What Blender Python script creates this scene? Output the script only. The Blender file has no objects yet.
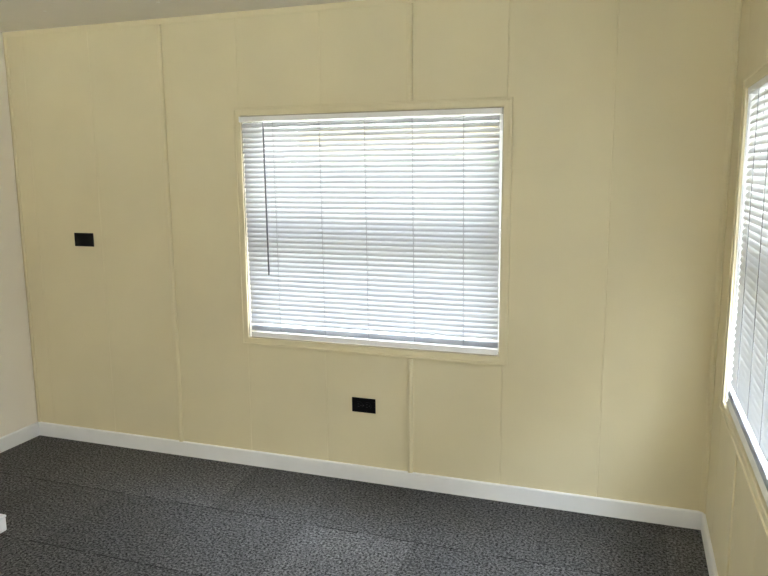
import bpy, bmesh, math, random
from mathutils import Vector, Matrix
random.seed(7)
S = bpy.context.scene
COL = S.collection

# ------------------------------------------------------------------ dimensions (metres)
XL, XR = -1.107, 2.2716          # left / right wall planes
YB, YF = 0.0, -4.7               # back / front wall planes
H = 2.132
T = 0.13                         # wall thickness
GROOVES = [-0.994, -0.588, 0.227, 0.634, 1.449, 1.857]
BATTENS = [-0.181, 1.0387]

# ------------------------------------------------------------------ helpers
def link(name, bm, mat=None, parent=None, smooth=False):
    me = bpy.data.meshes.new(name)
    bmesh.ops.recalc_face_normals(bm, faces=bm.faces) if not getattr(bm, 'keep', False) else None
    bm.to_mesh(me); bm.free()
    if smooth:
        for p in me.polygons: p.use_smooth = True
    o = bpy.data.objects.new(name, me)
    COL.objects.link(o)
    if mat: me.materials.append(mat)
    if parent is not None: o.parent = parent
    return o

def tag(o, label=None, cat=None, group=None, kind=None):
    if label: o['label'] = label
    if cat: o['category'] = cat
    if group: o['group'] = group
    if kind: o['kind'] = kind
    return o

def empty(name, loc, rz=0.0):
    o = bpy.data.objects.new(name, None)
    o.location = loc; o.rotation_euler = (0, 0, rz)
    o.empty_display_size = 0.05
    COL.objects.link(o)
    return o

def box(bm, a, b, bev=0.0, seg=2):
    x0, x1 = sorted((a[0], b[0])); y0, y1 = sorted((a[1], b[1])); z0, z1 = sorted((a[2], b[2]))
    r = bmesh.ops.create_cube(bm, size=1.0)
    vs = r['verts']
    for v in vs:
        v.co = Vector(((x0+x1)/2 + v.co.x*(x1-x0), (y0+y1)/2 + v.co.y*(y1-y0), (z0+z1)/2 + v.co.z*(z1-z0)))
    if bev > 0:
        es = list({e for v in vs for e in v.link_edges})
        bmesh.ops.bevel(bm, geom=es, offset=bev, segments=seg, profile=0.5, affect='EDGES')

def tube(bm, p0, p1, r, n=8):
    p0, p1 = Vector(p0), Vector(p1)
    d = (p1-p0); L = d.length
    m = Matrix.Translation((p0+p1)/2) @ d.to_track_quat('Z', 'Y').to_matrix().to_4x4()
    bmesh.ops.create_cone(bm, cap_ends=True, segments=n, radius1=r, radius2=r, depth=L, matrix=m)

def prism(bm, prof, axis, a, b):
    """extrude a closed 2-D profile along an axis: 'x' -> (y,z), 'y' -> (x,z), 'z' -> (x,y)"""
    def P(p, t):
        return {'x': (t, p[0], p[1]), 'y': (p[0], t, p[1]), 'z': (p[0], p[1], t)}[axis]
    A = [bm.verts.new(P(p, a)) for p in prof]; B = [bm.verts.new(P(p, b)) for p in prof]
    n = len(prof)
    for i in range(n):
        bm.faces.new((A[i], A[(i+1) % n], B[(i+1) % n], B[i]))
    bm.faces.new(A); bm.faces.new(list(reversed(B)))

# ------------------------------------------------------------------ materials
def new_mat(name):
    m = bpy.data.materials.new(name); m.use_nodes = True
    nt = m.node_tree; nt.nodes.clear()
    out = nt.nodes.new('ShaderNodeOutputMaterial')
    return m, nt, out

def N(nt, t, **kw):
    n = nt.nodes.new(t)
    for k, v in kw.items():
        if k in n.inputs: n.inputs[k].default_value = v
        else: setattr(n, k, v)
    return n

def painted(name, col, rough=0.55, var=0.05, scale=3.0, bump=0.0, bscale=120.0, spec=0.4):
    m, nt, out = new_mat(name)
    b = N(nt, 'ShaderNodeBsdfPrincipled', Roughness=rough)
    b.inputs['Specular IOR Level'].default_value = spec
    tc = N(nt, 'ShaderNodeTexCoord')
    nz = N(nt, 'ShaderNodeTexNoise', Scale=scale, Detail=4.0)
    nt.links.new(tc.outputs['Object'], nz.inputs['Vector'])
    rp = N(nt, 'ShaderNodeValToRGB')
    rp.color_ramp.elements[0].position = 0.35; rp.color_ramp.elements[1].position = 0.65
    rp.color_ramp.elements[0].color = tuple(c*(1-var) for c in col)+(1,)
    rp.color_ramp.elements[1].color = tuple(min(1, c*(1+var)) for c in col)+(1,)
    nt.links.new(nz.outputs['Fac'], rp.inputs['Fac'])
    nt.links.new(rp.outputs['Color'], b.inputs['Base Color'])
    if bump > 0:
        n2 = N(nt, 'ShaderNodeTexNoise', Scale=bscale, Detail=3.0)
        nt.links.new(tc.outputs['Object'], n2.inputs['Vector'])
        bp = N(nt, 'ShaderNodeBump', Strength=bump, Distance=0.002)
        nt.links.new(n2.outputs['Fac'], bp.inputs['Height'])
        nt.links.new(bp.outputs['Normal'], b.inputs['Normal'])
    nt.links.new(b.outputs['BSDF'], out.inputs['Surface'])
    return m

WALL = (0.73, 0.65, 0.445)
M_wall = painted('cream_wall_paint', WALL, 0.5, 0.03, 2.0, 0.15, 60)
M_trim = painted('cream_trim_paint', WALL, 0.42, 0.02, 4.0)
M_left = painted('pale_wall_paint', (0.86, 0.81, 0.73), 0.5, 0.02, 2.0, 0.15, 60)
M_ceil = painted('ceiling_paint', (0.84, 0.80, 0.72), 0.7, 0.02, 2.0, 0.2, 90)
M_base = painted('white_baseboard_paint', (0.86, 0.86, 0.87), 0.35, 0.02, 6.0)
M_vinyl = painted('white_vinyl', (0.84, 0.84, 0.84), 0.4, 0.01, 5.0)
M_rail = painted('white_rail_enamel', (0.90, 0.89, 0.89), 0.35, 0.01, 5.0)
M_black = painted('black_plastic', (0.004, 0.004, 0.005), 0.45, 0.1, 20.0, spec=0.15)
M_slot = painted('slot_grey', (0.03, 0.03, 0.033), 0.6, 0.1, 20.0)
M_wand = painted('silhouetted_clear_wand', (0.13, 0.13, 0.15), 0.25, 0.05, 20.0)  # clear wand; its backlit silhouette is put into the dark colour
M_cord = painted('backlit_white_cord', (0.33, 0.33, 0.35), 0.8, 0.08, 80.0)  # white cord, darkened in colour to look backlit against bright slats
M_box = painted('glossy_white_plastic', (0.88, 0.89, 0.92), 0.3, 0.01, 5.0)
M_jamb = painted('shade_toned_jamb', (0.46, 0.41, 0.32), 0.6, 0.05, 6.0)  # darkened in colour to stand for the shade inside the recess
M_wandw = painted('lit_clear_wand', (0.86, 0.87, 0.88), 0.3, 0.02, 20.0)  # lit twin of the clear wand, its reflected light painted as white
M_nail = painted('dark_nail_steel', (0.05, 0.04, 0.03), 0.5, 0.1, 50.0)
M_nailw = painted('pale_painted_nail', (0.95, 0.93, 0.88), 0.5, 0.02, 50.0)
M_soffit = painted('tan_soffit_boards', (0.62, 0.47, 0.26), 0.7, 0.12, 9.0)
M_siding = painted('pale_siding', (0.7, 0.68, 0.6), 0.7, 0.05, 5.0)

def slat_material():
    m, nt, out = new_mat('translucent_white_slat')
    d = N(nt, 'ShaderNodeBsdfDiffuse', Color=(0.47, 0.477, 0.505, 1))
    t = N(nt, 'ShaderNodeBsdfTranslucent', Color=(0.83, 0.87, 0.95, 1))
    g = N(nt, 'ShaderNodeBsdfGlossy', Color=(1, 1, 1, 1), Roughness=0.35)
    x = N(nt, 'ShaderNodeMixShader', Fac=0.04)
    nt.links.new(d.outputs[0], x.inputs[1]); nt.links.new(t.outputs[0], x.inputs[2])
    fr = N(nt, 'ShaderNodeFresnel', IOR=1.25)
    y = N(nt, 'ShaderNodeMixShader')
    nt.links.new(fr.outputs[0], y.inputs['Fac'])
    nt.links.new(x.outputs[0], y.inputs[1]); nt.links.new(g.outputs[0], y.inputs[2])
    nt.links.new(y.outputs[0], out.inputs['Surface'])
    return m
M_slat = slat_material()

def glass_material():
    m, nt, out = new_mat('thin_window_glass')
    t = N(nt, 'ShaderNodeBsdfTransparent', Color=(0.95, 0.96, 0.965, 1))
    g = N(nt, 'ShaderNodeBsdfGlossy', Color=(1, 1, 1, 1), Roughness=0.02)
    fr = N(nt, 'ShaderNodeFresnel', IOR=1.45)
    y = N(nt, 'ShaderNodeMixShader')
    nt.links.new(fr.outputs[0], y.inputs['Fac'])
    nt.links.new(t.outputs[0], y.inputs[1]); nt.links.new(g.outputs[0], y.inputs[2])
    nt.links.new(y.outputs[0], out.inputs['Surface'])
    return m
M_glass = glass_material()

def screen_material():
    m, nt, out = new_mat('insect_screen_mesh')
    t = N(nt, 'ShaderNodeBsdfTransparent', Color=(1, 1, 1, 1))
    d = N(nt, 'ShaderNodeBsdfDiffuse', Color=(0.05, 0.05, 0.055, 1))
    y = N(nt, 'ShaderNodeMixShader', Fac=0.55)
    nt.links.new(t.outputs[0], y.inputs[1]); nt.links.new(d.outputs[0], y.inputs[2])
    nt.links.new(y.outputs[0], out.inputs['Surface'])
    return m
M_screen = screen_material()

def carpet_material():
    m, nt, out = new_mat('charcoal_carpet_tile')
    b = N(nt, 'ShaderNodeBsdfPrincipled', Roughness=0.6)
    b.inputs['Specular IOR Level'].default_value = 0.03
    b.inputs['Sheen Weight'].default_value = 0.01
    b.inputs['Sheen Roughness'].default_value = 0.5
    tc = N(nt, 'ShaderNodeTexCoord')
    # loop speckle
    n1 = N(nt, 'ShaderNodeTexNoise', Scale=100.0, Detail=3.0, Roughness=0.85)
    nt.links.new(tc.outputs['Object'], n1.inputs['Vector'])
    r1 = N(nt, 'ShaderNodeValToRGB')
    e = r1.color_ramp.elements
    e[0].position = 0.40; e[0].color = (0.003, 0.003, 0.003, 1)
    e[1].position = 0.64; e[1].color = (0.185, 0.180, 0.182, 1)
    nt.links.new(n1.outputs['Fac'], r1.inputs['Fac'])
    # broad mottling from wear
    n2 = N(nt, 'ShaderNodeTexNoise', Scale=14.0, Detail=3.0)
    nt.links.new(tc.outputs['Object'], n2.inputs['Vector'])
    mr = N(nt, 'ShaderNodeMapRange'); mr.inputs['To Min'].default_value = 0.78; mr.inputs['To Max'].default_value = 1.22
    nt.links.new(n2.outputs['Fac'], mr.inputs['Value'])
    # random pile tone per tile; window's light pool painted in by paler tiles there
    sep = N(nt, 'ShaderNodeSeparateXYZ'); nt.links.new(tc.outputs['Object'], sep.inputs[0])
    def M(op, a, bb=None):
        n = nt.nodes.new('ShaderNodeMath'); n.operation = op
        for i, v in enumerate((a, bb)):
            if v is None: continue
            if isinstance(v, (int, float)): n.inputs[i].default_value = v
            else: nt.links.new(v, n.inputs[i])
        return n.outputs[0]
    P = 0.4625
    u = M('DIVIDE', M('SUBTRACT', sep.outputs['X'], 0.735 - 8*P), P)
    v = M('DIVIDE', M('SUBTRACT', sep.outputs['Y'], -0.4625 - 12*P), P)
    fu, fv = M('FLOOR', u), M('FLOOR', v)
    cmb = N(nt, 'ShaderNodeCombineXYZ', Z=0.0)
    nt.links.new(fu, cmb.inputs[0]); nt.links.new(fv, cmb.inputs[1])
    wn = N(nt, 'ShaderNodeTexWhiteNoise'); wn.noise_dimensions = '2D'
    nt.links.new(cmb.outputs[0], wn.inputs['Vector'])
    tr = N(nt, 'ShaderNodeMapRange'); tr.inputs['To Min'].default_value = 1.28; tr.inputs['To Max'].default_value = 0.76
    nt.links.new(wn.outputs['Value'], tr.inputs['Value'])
    # seam lines between tiles, broken up
    du = M('ABSOLUTE', M('SUBTRACT', M('FRACT', M('ADD', u, 0.5)), 0.5))
    dv = M('ABSOLUTE', M('SUBTRACT', M('FRACT', M('ADD', v, 0.5)), 0.5))
    n3 = N(nt, 'ShaderNodeTexNoise', Scale=6.0, Detail=2.0)
    nt.links.new(tc.outputs['Object'], n3.inputs['Vector'])
    brk = M('GREATER_THAN', n3.outputs['Fac'], 0.45)
    seam = M('MULTIPLY', M('LESS_THAN', dv, 0.006), brk)
    seam2 = M('MULTIPLY', M('LESS_THAN', du, 0.003), brk)
    sf = M('SUBTRACT', 1.0, M('MAXIMUM', M('MULTIPLY', seam, 0.75), M('MULTIPLY', seam2, 0.3)))
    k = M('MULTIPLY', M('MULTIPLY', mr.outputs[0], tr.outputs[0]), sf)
    mx = nt.nodes.new('ShaderNodeVectorMath'); mx.operation = 'SCALE'
    nt.links.new(r1.outputs['Color'], mx.inputs[0]); nt.links.new(k, mx.inputs['Scale'])
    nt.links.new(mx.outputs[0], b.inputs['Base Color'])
    bp = N(nt, 'ShaderNodeBump', Strength=0.6, Distance=0.004)
    nt.links.new(n1.outputs['Fac'], bp.inputs['Height'])
    nt.links.new(bp.outputs['Normal'], b.inputs['Normal'])
    nt.links.new(b.outputs['BSDF'], out.inputs['Surface'])
    return m
M_carpet = carpet_material()
M_leaf = painted('tree_leaf', (0.10, 0.20, 0.04), 0.6, 0.35, 1.5)
M_ground = painted('dry_lawn', (0.36, 0.34, 0.28), 0.95, 0.2, 0.6)

# ------------------------------------------------------------------ walls
# window opening, in the wall's own coordinates (u along the wall, z up)
OW0, OW1, OZ0, OZ1 = 0.237, 1.436, 0.647, 1.680

def wall_panelled(name, mapf, u0, u1, grooves, opening):
    """panelled wall: mapf(u, depth, z) -> world; real V grooves, real opening, real thickness"""
    bm = bmesh.new()
    gw, gd = 0.003, 0.002
    prof = [(u0, 0.0)]
    for g in sorted(grooves):
        prof += [(g-gw, 0.0), (g, gd), (g+gw, 0.0)]
    prof.append((u1, 0.0))
    ops = opening if isinstance(opening, list) else ([opening] if opening else [])
    for o in ops:
        for e in (o[0], o[1]): prof.append((e, 0.0))
    prof.sort()
    cuts = sorted({0.0, H, *[z for o in ops for z in (o[2], o[3])]})
    def q(pts):
        bm.faces.new([bm.verts.new(mapf(*p)) for p in pts])
    for (a, da), (b, db) in zip(prof[:-1], prof[1:]):
        if b-a < 1e-6: continue
        for z0, z1 in zip(cuts[:-1], cuts[1:]):
            um, zm = (a+b)/2, (z0+z1)/2
            if any(o[0] < um < o[1] and o[2] < zm < o[3] for o in ops): continue
            q([(a, da, z0), (b, db, z0), (b, db, z1), (a, da, z1)])
            q([(a, T, z0), (a, T, z1), (b, T, z1), (b, T, z0)])
    for o in ops:
        a, b, c, d = o
        q([(a, 0, c), (a, T, c), (b, T, c), (b, 0, c)]); q([(a, 0, d), (b, 0, d), (b, T, d), (a, T, d)])
        q([(a, 0, c), (a, 0, d), (a, T, d), (a, T, c)]); q([(b, 0, c), (b, T, c), (b, T, d), (b, 0, d)])
    for (z) in (0.0, H):
        q([(u0, 0, z), (u1, 0, z), (u1, T, z), (u0, T, z)])
    for (u) in (u0, u1):
        q([(u, 0, 0), (u, T, 0), (u, T, H), (u, 0, H)])
    bmesh.ops.remove_doubles(bm, verts=bm.verts, dist=1e-5)
    return link(name, bm, M_wall)

OP = (OW0, OW1, OZ0, OZ1)
map_back = lambda u, d, z: (u, YB + d, z)
wb = wall_panelled('wall_back', map_back, XL-T, XR+T, GROOVES, OP)
tag(wb, 'cream grooved panel wall facing the camera, around the centre window', 'wall', kind='structure')

# right wall: u runs from the back corner towards the camera; window casing starts 0.32 m from the corner
OP3 = (3.05, 3.95, 0.85, 1.95)
RO = 0.118                                   # shift so that its opening reuses the same numbers
map_right = lambda u, d, z: (XR + d, -(u + RO), z)
wr = wall_panelled('wall_right', map_right, -RO, -YF-RO, [0.137, 0.94, 1.35, 1.75, 2.16, 2.57], [OP, OP3])
tag(wr, 'cream grooved panel wall seen edge on at the right, holding a window', 'wall', kind='structure')

bm = bmesh.new()                                    # the panel stops just short of the back wall: an open joint
box(bm, (XL-T, YF, 0), (XL, YB-0.006, H)); box(bm, (XL-T, YB-0.006, 0), (XL-0.03, YB, H))
tag(link('wall_left', bm, M_left), 'pale plain wall at the left edge', 'wall', kind='structure')
OP4 = (-1.1, -0.4, 0.85, 1.9)
wf = wall_panelled('wall_front', lambda u, d, z: (-u, YF - d, z), -XR-T, -XL+T, [], OP4)
tag(wf, 'cream wall behind the camera, with an unseen window added for fill light', 'wall', kind='structure')

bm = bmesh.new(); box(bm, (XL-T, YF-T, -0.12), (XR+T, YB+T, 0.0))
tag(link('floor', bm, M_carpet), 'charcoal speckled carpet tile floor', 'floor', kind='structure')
bm = bmesh.new(); box(bm, (XL-T, YF-T, H), (XR+T, YB+T, H+0.15))
tag(link('ceiling', bm, M_ceil), 'flat off-white ceiling', 'ceiling', kind='structure')

# ------------------------------------------------------------------ baseboards (eased top edge)
BH, BT = 0.0755, 0.012
def base_prof(s): return [(0, 0), (s*BT, 0), (s*BT, BH-0.004), (s*(BT-0.004), BH), (0, BH)]
bm = bmesh.new(); prism(bm, [(YB+y, z) for y, z in base_prof(-1)], 'x', XL, XR)
tag(link('baseboard_back', bm, M_base), 'white baseboard along the window wall', 'baseboard', kind='structure')
bm = bmesh.new(); prism(bm, [(XL+x, z) for x, z in base_prof(1)], 'y', YF, YB-BT)
tag(link('baseboard_left', bm, M_base), 'white baseboard along the pale left wall', 'baseboard', kind='structure')
bm = bmesh.new(); prism(bm, [(XR+x, z) for x, z in base_prof(-1)], 'y', YF, YB-BT)
tag(link('baseboard_right', bm, M_base), 'white baseboard along the right wall', 'baseboard', kind='structure')

# ------------------------------------------------------------------ battens and corner trims
def batten_profile(c, w, t):
    # half-round moulding on a square foot
    h = w/2
    p = [(c-h, 0)]
    for k in range(11):
        a = math.pi*k/10
        p.append((c-h*math.cos(a), -0.003-(t-0.003)*math.sin(a)))
    return p + [(c+h, 0)]
for i, (x, w) in enumerate(zip(BATTENS, (0.024, 0.024))):
    bm = bmesh.new(); prism(bm, batten_profile(x+0.003, w, 0.015), 'z', BH, H-0.028) if i == 0 else None
    if i == 1:
        prism(bm, batten_profile(x+0.003, w, 0.015), 'z', BH, 0.608)
        prism(bm, batten_profile(x+0.003, w, 0.015), 'z', 1.7105, H-0.028)
    tag(link('trim_%d' % (i+1), bm, M_trim),
        ('narrow vertical batten between the wall plate and the window', 'vertical batten above and below the centre window')[i], 'trim', kind='structure')
bm = bmesh.new(); box(bm, (XL, YB-0.004, H-0.026), (XR, YB, H), 0.001)
tag(link('trim_3', bm, M_trim), 'thin strip along the top of the window wall under the ceiling', 'trim', kind='structure')
bm = bmesh.new(); prism(bm, batten_profile(XL+0.010, 0.016, 0.008), 'z', BH, H-0.028)
tag(link('trim_4', bm, M_trim), 'thin vertical strip in the left corner', 'trim', kind='structure')
bm = bmesh.new()                                    # cove moulding in the right-hand corner
k = 0.021
pr = [(XR, YB), (XR-k, YB), (XR-k, YB-0.004)]
for a in range(1, 6):
    t = a/6*math.pi/2
    pr.append((XR-k + (k-0.004)*math.sin(t)*1.0, YB-0.004-(k-0.004)*(1-math.cos(t))))
pr += [(XR-0.004, YB-k), (XR, YB-k)]
prism(bm, pr, 'z', BH, H)
tag(link('trim_5', bm, M_trim), 'cove moulding up the right corner', 'trim', kind='structure')
bm = bmesh.new()
prism(bm, [(XR, -0.645), (XR-0.005, -0.646), (XR-0.006, -0.650), (XR-0.006, -0.680), (XR-0.005, -0.684), (XR, -0.685)], 'z', BH, 0.608)
prism(bm, [(XR, -0.645), (XR-0.005, -0.646), (XR-0.006, -0.650), (XR-0.006, -0.680), (XR-0.005, -0.684), (XR, -0.685)], 'z', 1.7105, H)
tag(link('trim_6', bm, M_trim), 'vertical batten below the right window', 'trim', kind='structure')

# ------------------------------------------------------------------ windows (local: x along wall, +y outwards, z up)
def make_window(name, loc, rz, label, w0=OW0, w1=OW1, z0=OZ0, z1=OZ1, screen=True, jamb=None):
    root = empty(name, loc, rz)
    tag(root, label, 'window', kind='structure')
    cw, ct = 0.036, 0.014
    bm = bmesh.new()
    e = 0.001
    # mitred picture-frame casing with a raised outer lip
    def ring(x0, x1, c0, c1, y):
        return [bm.verts.new((x0, y, c0)), bm.verts.new((x1, y, c0)), bm.verts.new((x1, y, c1)), bm.verts.new((x0, y, c1))]
    lv = [(cw-0.004, 0.0), (cw-0.004, -0.004), (cw, -0.004), (cw, -ct+0.002), (cw-0.002, -ct), (cw-0.010, -ct), (cw-0.012, -ct+0.004), (0.003, -ct+0.004), (0.0, -ct+0.006), (0.0, 0.0)]
    rings = [ring(w0-o, w1+o, z0-o, z1+o, y) for o, y in lv]
    for A, B in zip(rings, rings[1:]+rings[:1]):
        for i in range(4):
            j = (i+1) % 4
            bm.faces.new((A[i], A[j], B[j], B[i]))
    link('casing', bm, M_trim, root)
    # jamb lining
    bm = bmesh.new(); jt = 0.012
    box(bm, (w0, 0.0, z0), (w0+jt*0.3, T, z1)); box(bm, (w1-jt*0.3, 0.0, z0), (w1, T, z1))
    box(bm, (w0, 0.0, z0), (w1, T, z0+jt*0.3)); box(bm, (w0, 0.0, z1-jt*0.3), (w1, T, z1))
    link('jamb', bm, jamb or M_jamb, root)
    # double hung sashes
    zm = (z0+z1)/2 - 0.005
    def sash(y0, y1, a, b, pane_y, fa, fb):
        fw = 0.038
        bm = bmesh.new()
        box(bm, (w0+.004, y0, a), (w0+.004+fw, y1, b), .002, 1); box(bm, (w1-.004-fw, y0, a), (w1-.004, y1, b), .002, 1)
        box(bm, (w0+.004+fw, y0, a), (w1-.004-fw, y1, a+fa), .002, 1); box(bm, (w0+.004+fw, y0, b-fb), (w1-.004-fw, y1, b), .002, 1)
        s = link('sash', bm, M_vinyl, root)
        bm = bmesh.new()
        vs = [bm.verts.new(p) for p in ((w0+.03, pane_y, a+.03), (w1-.03, pane_y, a+.03), (w1-.03, pane_y, b-.03), (w0+.03, pane_y, b-.03))]
        bm.faces.new(vs)
        link('pane', bm, M_glass, s)
    sash(0.088, 0.112, zm-0.020, z1-0.004, 0.100, 0.058, 0.038)
    sash(0.060, 0.084, z0+0.004, zm+0.022, 0.072, 0.038, 0.058)
    if screen:
        bm = bmesh.new()
        bm.faces.new([bm.verts.new(p) for p in ((w0+.004, 0.12, z0+.004), (w1-.004, 0.12, z0+.004), (w1-.004, 0.12, zm), (w0+.004, 0.12, zm))])
        link('insect_screen', bm, M_screen, root)
    return root

make_window('window_1', (0, YB, 0), 0, 'cream framed window in the middle of the facing wall')
make_window('window_2', (XR, -RO, 0), -math.pi/2, 'cream framed window in the right wall, cut by the frame', jamb=M_vinyl)
make_window('fill_window_3', (XR, -RO, 0), -math.pi/2, 'unseen window added for fill light in the right wall beside the camera', *OP3, screen=False)  # added out of view to let fill light into the room

make_window('fill_window_4', (0, YF, 0), math.pi, 'unseen window added for fill light in the wall behind the camera', *OP4, screen=False)  # another unseen opening, added as frontal fill light

# ------------------------------------------------------------------ mini blinds
TILT = math.radians(63)
PITCH = 0.0226
SW = 0.0254
def make_blind(loc, rz, label, yc=-0.002, left=0.236, right=1.428, top=1.675, drift=0.010, wand=None, wand_x=0.363, TILT=TILT):
    root = empty('venetian_blind', loc, rz)
    tag(root, label, 'blind', 'white mini blinds in the windows')
    x0, x1 = left+0.008, right-0.008
    # headrail: open U channel
    bm = bmesh.new()
    zt, zb = top, top-0.023
    prism(bm, [(yc-.014, zb), (yc-.014, zt), (yc-.0115, zt), (yc-.0115, zb+.0015), (yc+.0115, zb+.0015), (yc+.0115, zt), (yc+.014, zt), (yc+.014, zb)], 'x', left, right)
    hr = link('headrail', bm, M_rail, root)
    for s in (left-0.002, right-0.002):
        bm = bmesh.new()
        box(bm, (s, yc-.0155, zb-.001), (s+.0035, yc+.0155, zt+.001), .0006, 1)
        link('end_bracket', bm, M_rail, hr)
    # slats: thin crowned strips, room edge low
    bm = bmesh.new()
    z = zb - 0.016
    zlow = 0.722
    n = 0
    cords = [left+c_ for c_ in (0.165, 0.392, 0.603, 0.817, 1.036)]
    lean = lambda zz: drift*(zb-zz)/(zb-0.70)
    nx = 24
    c, s = math.cos(TILT), math.sin(TILT)
    while z > zlow:
        jit = random.uniform(-1, 1)
        t = TILT + math.radians(jit*1.6)
        c, s = math.cos(t), math.sin(t)
        dx = random.uniform(-.0014, .0014) + lean(z)
        rows = []
        for j in range(5):
            q = (j/4-0.5)*SW
            crown = 0.0016*(1-(2*j/4-1)**2)
            # along = (outwards, up); crown bulges towards room/up
            yy = q*c - crown*s; zz = q*s + crown*c
            rows.append([bm.verts.new((x0+dx+(x1-x0)*i/nx, yc+yy, z+zz+0.0004*math.sin(i*1.7+n))) for i in range(nx+1)])
        for A, B in zip(rows[:-1], rows[1:]):
            for i in range(nx):
                bm.faces.new((A[i], A[i+1], B[i+1], B[i]))
        z -= PITCH; n += 1
    # spare slats lying on the bottom rail
    for m in range(6):
        zz0 = 0.6865 + m*0.0052
        rows = []
        for j in range(5):
            q = (j/4-0.5)*SW
            rows.append([bm.verts.new((x0+drift+(x1-x0)*i/nx, yc+q, zz0+0.0014*(1-(2*j/4-1)**2)+0.0010*(j/4-.5))) for i in range(nx+1)])
        for A, B in zip(rows[:-1], rows[1:]):
            for i in range(nx):
                bm.faces.new((A[i], A[i+1], B[i+1], B[i]))
    link('slats', bm, M_slat, root, smooth=True)
    # bottom rail
    bm = bmesh.new()
    box(bm, (x0+drift+.002, -.0135, -.0120), (x1+drift-.002, .0135, .0120), .004, 3)
    bmesh.ops.transform(bm, matrix=Matrix.Translation((0, yc, 0.6665)) @ Matrix.Rotation(math.radians(-9), 4, 'X'), verts=bm.verts)
    br = link('bottom_rail', bm, M_rail, root)
    # ladder cords
    for cx in cords:
        bm = bmesh.new()
        hy = SW/2*math.cos(TILT)+.0012
        for yy in (yc-hy, yc+hy):
            tube(bm, (cx+drift, yy, 0.672), (cx, yy, zb), .0011, 6)
        zz = zb-0.016
        while zz > zlow:
            tube(bm, (cx+lean(zz), yc-hy, zz-SW/2*math.sin(TILT)-.0006), (cx+lean(zz), yc+hy, zz+SW/2*math.sin(TILT)-.0006), .0004, 4)
            zz -= PITCH
        link('ladder_cord', bm, M_cord, root)
    # tilt wand on a hook
    wx = wand_x
    bm = bmesh.new()
    tube(bm, (wx, yc-.026, 1.628), (wx+.004, yc-.024, 0.957), .0036, 6)
    wd = link('tilt_wand', bm, wand or M_wand, root)
    bm = bmesh.new()
    tube(bm, (wx, yc-.012, zb+.004), (wx, yc-.026, zb-.001), .0016, 6)
    tube(bm, (wx, yc-.026, zb-.0005), (wx, yc-.026, 1.626), .0016, 6)
    link('hook', bm, wand or M_wand, wd)
    return root
make_blind((0, YB, 0), 0, 'white mini blind closed over the window in the facing wall, dark wand at its left')
make_blind((XR, -RO, 0), -math.pi/2, 'white mini blind seen edge on in the right wall, cut off by the frame',
           yc=0.010, left=0.262, right=1.425, top=1.683, drift=0.016, wand=M_wandw, wand_x=0.40, TILT=math.radians(56))

# ------------------------------------------------------------------ wall plates
def wall_plate(x0, x1, z0, z1, outlet):
    nm = 'outlet' if outlet else 'blank_wall_plate'
    root = empty(nm, ((x0+x1)/2, YB, (z0+z1)/2))
    w, h = (x1-x0)/2, (z1-z0)/2
    bm = bmesh.new(); box(bm, (-w, -.0055, -h), (w, 0, h), .0022, 2)
    link('plate', bm, M_black, root)
    if outlet:
        for s in (-1, 1):
            bm = bmesh.new()
            tube(bm, (s*.0205, -.0055, 0), (s*.0205, -.0078, 0), .0168, 24)
            r = link('socket', bm, M_black, root)
            bm = bmesh.new()
            box(bm, (s*.0205-.007, -.0084, .0050), (s*.0205+.001, -.0076, .0072)); box(bm, (s*.0205-.007, -.0084, -.0072), (s*.0205+.001, -.0076, -.0050))
            tube(bm, (s*.0205+.0085, -.0076, 0), (s*.0205+.0085, -.0084, 0), .0024, 10)
            link('slot', bm, M_slot, r)
        bm = bmesh.new(); tube(bm, (0, -.005, 0), (0, -.0068, 0), .003, 12)
        link('screw', bm, M_slot, root)
    else:
        for s in (-1, 1):
            bm = bmesh.new(); tube(bm, (s*.0305, -.005, 0), (s*.0305, -.0066, 0), .003, 12)
            link('screw', bm, M_black, root)
    return root
tag(wall_plate(-.757, -.638, 1.058, 1.127, False), 'plain black wall plate on the cream panelling, near the left corner', 'wall plate')
tag(wall_plate(.761, .876, .334, .403, True), 'black horizontal power outlet low on the wall under the centre window', 'outlet')

# ------------------------------------------------------------------ white plastic box cut by the left edge
bm = bmesh.new(); box(bm, (-0.66, -1.10, 0.0), (-0.400, -0.888, 0.058), .006, 3)
bx = link('plastic_box', bm, M_box)
tag(bx, 'bright white plastic box on the dark carpet, mostly cut off by the left edge', 'box')
bm = bmesh.new(); box(bm, (-0.662, -1.102, 0.056), (-0.398, -0.886, 0.068), .005, 3)
link('lid', bm, M_box, bx)

# ------------------------------------------------------------------ nails
def nail(p, axis, mat, r=.004, label='', grp=None):
    bm = bmesh.new()
    a = Vector(axis)
    tube(bm, Vector((0, 0, 0)), a*.0012, r, 10)
    tube(bm, a*.0012, a*.0018, r*.6, 10)
    o = link('nail_head', bm, mat); o.location = p
    return tag(o, label, 'nail', grp)
nail((XR, -.545, 1.721), (-1, 0, 0), M_nail, .003, 'small dark nail head in the wall just above the right window', None)
nail((-.536, -.313, H), (0, 0, -1), M_nailw, .008, 'pale nail head in the ceiling nearest the left corner')
nail((.027, -.28, H), (0, 0, -1), M_nailw, .008, 'pale nail head in the ceiling farther from the left corner, beside the batten top')

# ------------------------------------------------------------------ outdoors
bm = bmesh.new(); box(bm, (-40, -40, -0.9), (40, 60, -0.6))
tag(link('ground', bm, M_ground), 'pale dry lawn outside the windows', 'ground', kind='structure')
# eaves over the two windows
bm = bmesh.new(); box(bm, (XL-.6, YB+T, H-0.02), (XR+.7, YB+T+.12, H+.06))
tag(link('trim_7', bm, M_soffit), 'tan eave above the facing window outside', 'trim', kind='structure')
bm = bmesh.new(); box(bm, (XR+T, YF-.5, H-0.02), (XR+T+.12, YB+T, H+.06))
tag(link('trim_8', bm, M_soffit), 'tan eave above the right window outside', 'trim', kind='structure')
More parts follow.
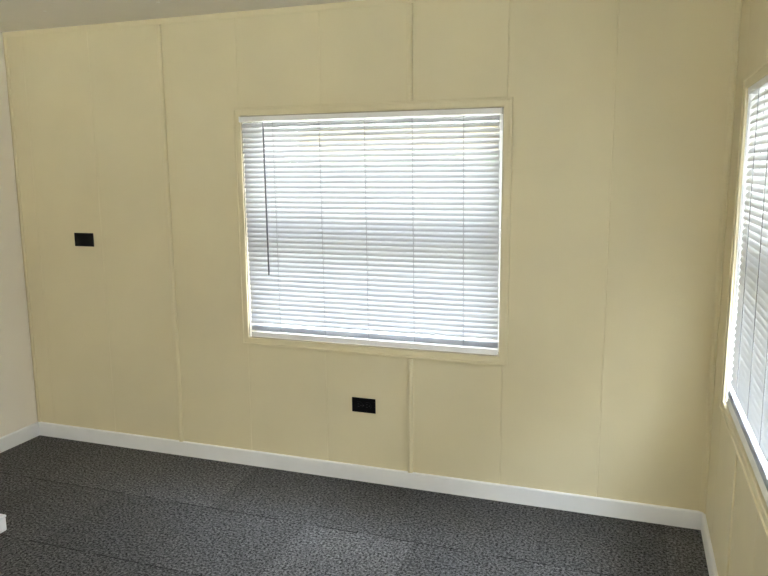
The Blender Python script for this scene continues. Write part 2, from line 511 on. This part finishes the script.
# belt of leafy trees beyond the lawn
bm = bmesh.new()
def leafs(cx, cy, cz, rx, ry, rz, n):
    for _ in range(n):
        d = Vector((random.gauss(0, 1), random.gauss(0, 1), random.gauss(0, 1))).normalized()*random.uniform(.7, 1.0)
        p = Vector((cx+d.x*rx, cy+d.y*ry, cz+d.z*rz))
        a = Vector((random.gauss(0, 1), random.gauss(0, 1), random.gauss(0, 1))).normalized()
        b = a.orthogonal().normalized(); c = a.cross(b)
        s = random.uniform(.12, .26)
        bm.faces.new([bm.verts.new(p+b*s), bm.verts.new(p+c*s*.5), bm.verts.new(p-b*s), bm.verts.new(p-c*s*.5)])
for i in range(14):
    leafs(-13+i*2.0+random.uniform(-.6, .6), 15+random.uniform(-1, 1), .45+random.uniform(-.2, .3), 1.6, 1.3, 1.5, 420)
for i in range(10):
    leafs(17+random.uniform(-1, 1), -12+i*2.2+random.uniform(-.6, .6), .9+random.uniform(-.2, .4), 1.3, 1.6, 1.5, 420)
tag(link('treeline', bm, M_leaf), 'green foliage beyond the lawn, glimpsed between blind slats', 'foliage', kind='stuff')

hs = empty('house', (-1.0, 22.0, -0.6))
tag(hs, 'tan house beyond the trees outside, glimpsed between blind slats', 'house')
bm = bmesh.new(); box(bm, (-9, 0, 0), (9, 6, 3.6))
for i in range(18): box(bm, (-9.02, -.02, .2*i), (9.02, 0.0, .2*i+.17))
link('siding', bm, M_soffit, hs)
bm = bmesh.new(); prism(bm, [(-.6, 3.6), (3.0, 5.2), (6.6, 3.6), (6.6, 3.5), (-.6, 3.5)], 'x', -9.5, 9.5)
link('roof', bm, M_siding, hs)

# ------------------------------------------------------------------ daylight
w = bpy.data.worlds.new('daylight'); S.world = w; w.use_nodes = True
nt = w.node_tree; nt.nodes.clear()
out = nt.nodes.new('ShaderNodeOutputWorld'); bg = nt.nodes.new('ShaderNodeBackground')
tc = nt.nodes.new('ShaderNodeTexCoord'); sp = nt.nodes.new('ShaderNodeSeparateXYZ')
nt.links.new(tc.outputs['Generated'], sp.inputs[0])
rp = nt.nodes.new('ShaderNodeValToRGB')
e = rp.color_ramp.elements
e[0].position = 0.0; e[0].color = (0.09, 0.09, 0.089, 1)
e[1].position = 0.80; e[1].color = (0.76, 0.87, 1.0, 1)
k_ = e.new(0.45); k_.color = (0.11, 0.115, 0.12, 1)
nt.links.new(sp.outputs['Z'], rp.inputs['Fac'])
nt.links.new(rp.outputs['Color'], bg.inputs['Color'])
bg.inputs['Strength'].default_value = 34.0
nt.links.new(bg.outputs[0], out.inputs['Surface'])

sun = bpy.data.lights.new('sun', 'SUN'); sun.energy = 7.0; sun.angle = math.radians(1.0); sun.color = (1.0, 0.95, 0.86)
so = bpy.data.objects.new('sun', sun); COL.objects.link(so)
so.rotation_euler = Vector((0.45, 0.55, -1.0)).to_track_quat('-Z', 'Y').to_euler()

def portal(name, loc, rot, sx, sy):
    l = bpy.data.lights.new(name, 'AREA'); l.shape = 'RECTANGLE'; l.size = sx; l.size_y = sy
    l.cycles.is_portal = True
    o = bpy.data.objects.new(name, l); o.location = loc; o.rotation_euler = rot; COL.objects.link(o)
cz = (OZ0+OZ1)/2; cw = (OW0+OW1)/2
portal('window_portal', (cw, YB+T+.01, cz), (-math.pi/2, 0, 0), OW1-OW0, OZ1-OZ0)
portal('window_portal', (XR+T+.01, -RO-cw, cz), (-math.pi/2, 0, -math.pi/2), OW1-OW0, OZ1-OZ0)
portal('window_portal', (XR+T+.01, -RO-(OP3[0]+OP3[1])/2, (OP3[2]+OP3[3])/2), (-math.pi/2, 0, -math.pi/2), OP3[1]-OP3[0], OP3[3]-OP3[2])
portal('window_portal', (-(OP4[0]+OP4[1])/2, YF-T-.01, (OP4[2]+OP4[3])/2), (math.pi/2, 0, 0), OP4[1]-OP4[0], OP4[3]-OP4[2])

# ------------------------------------------------------------------ camera
yaw, pit, rol = -0.3331625883570135, -0.16488782833487578, -0.00741677989772299
f = Vector((math.sin(yaw)*math.cos(pit), math.cos(yaw)*math.cos(pit), math.sin(pit)))
rt0 = Vector((math.cos(yaw), -math.sin(yaw), 0)); up0 = rt0.cross(f)
rt = math.cos(rol)*rt0 + math.sin(rol)*up0; up = -math.sin(rol)*rt0 + math.cos(rol)*up0
cd = bpy.data.cameras.new('camera'); cam = bpy.data.objects.new('camera', cd); COL.objects.link(cam)
cd.sensor_fit = 'HORIZONTAL'; cd.sensor_width = 36.0; cd.lens = 712.8087678/768*36; cd.clip_start = 0.02
R = Matrix((rt, up, -f)).transposed()
cam.matrix_world = Matrix.Translation((1.93619561, -2.93613785, 1.43542111)) @ R.to_4x4()
S.camera = cam

S.view_settings.view_transform = 'Standard'
S.view_settings.look = 'None'
S.view_settings.gamma = 1.0
S.view_settings.use_curve_mapping = False
S.view_settings.exposure = 1.76
S.cycles.max_bounces = 14; S.cycles.diffuse_bounces = 8; S.cycles.transparent_max_bounces = 16; S.cycles.transmission_bounces = 8
S.cycles.sample_clamp_indirect = 6.0
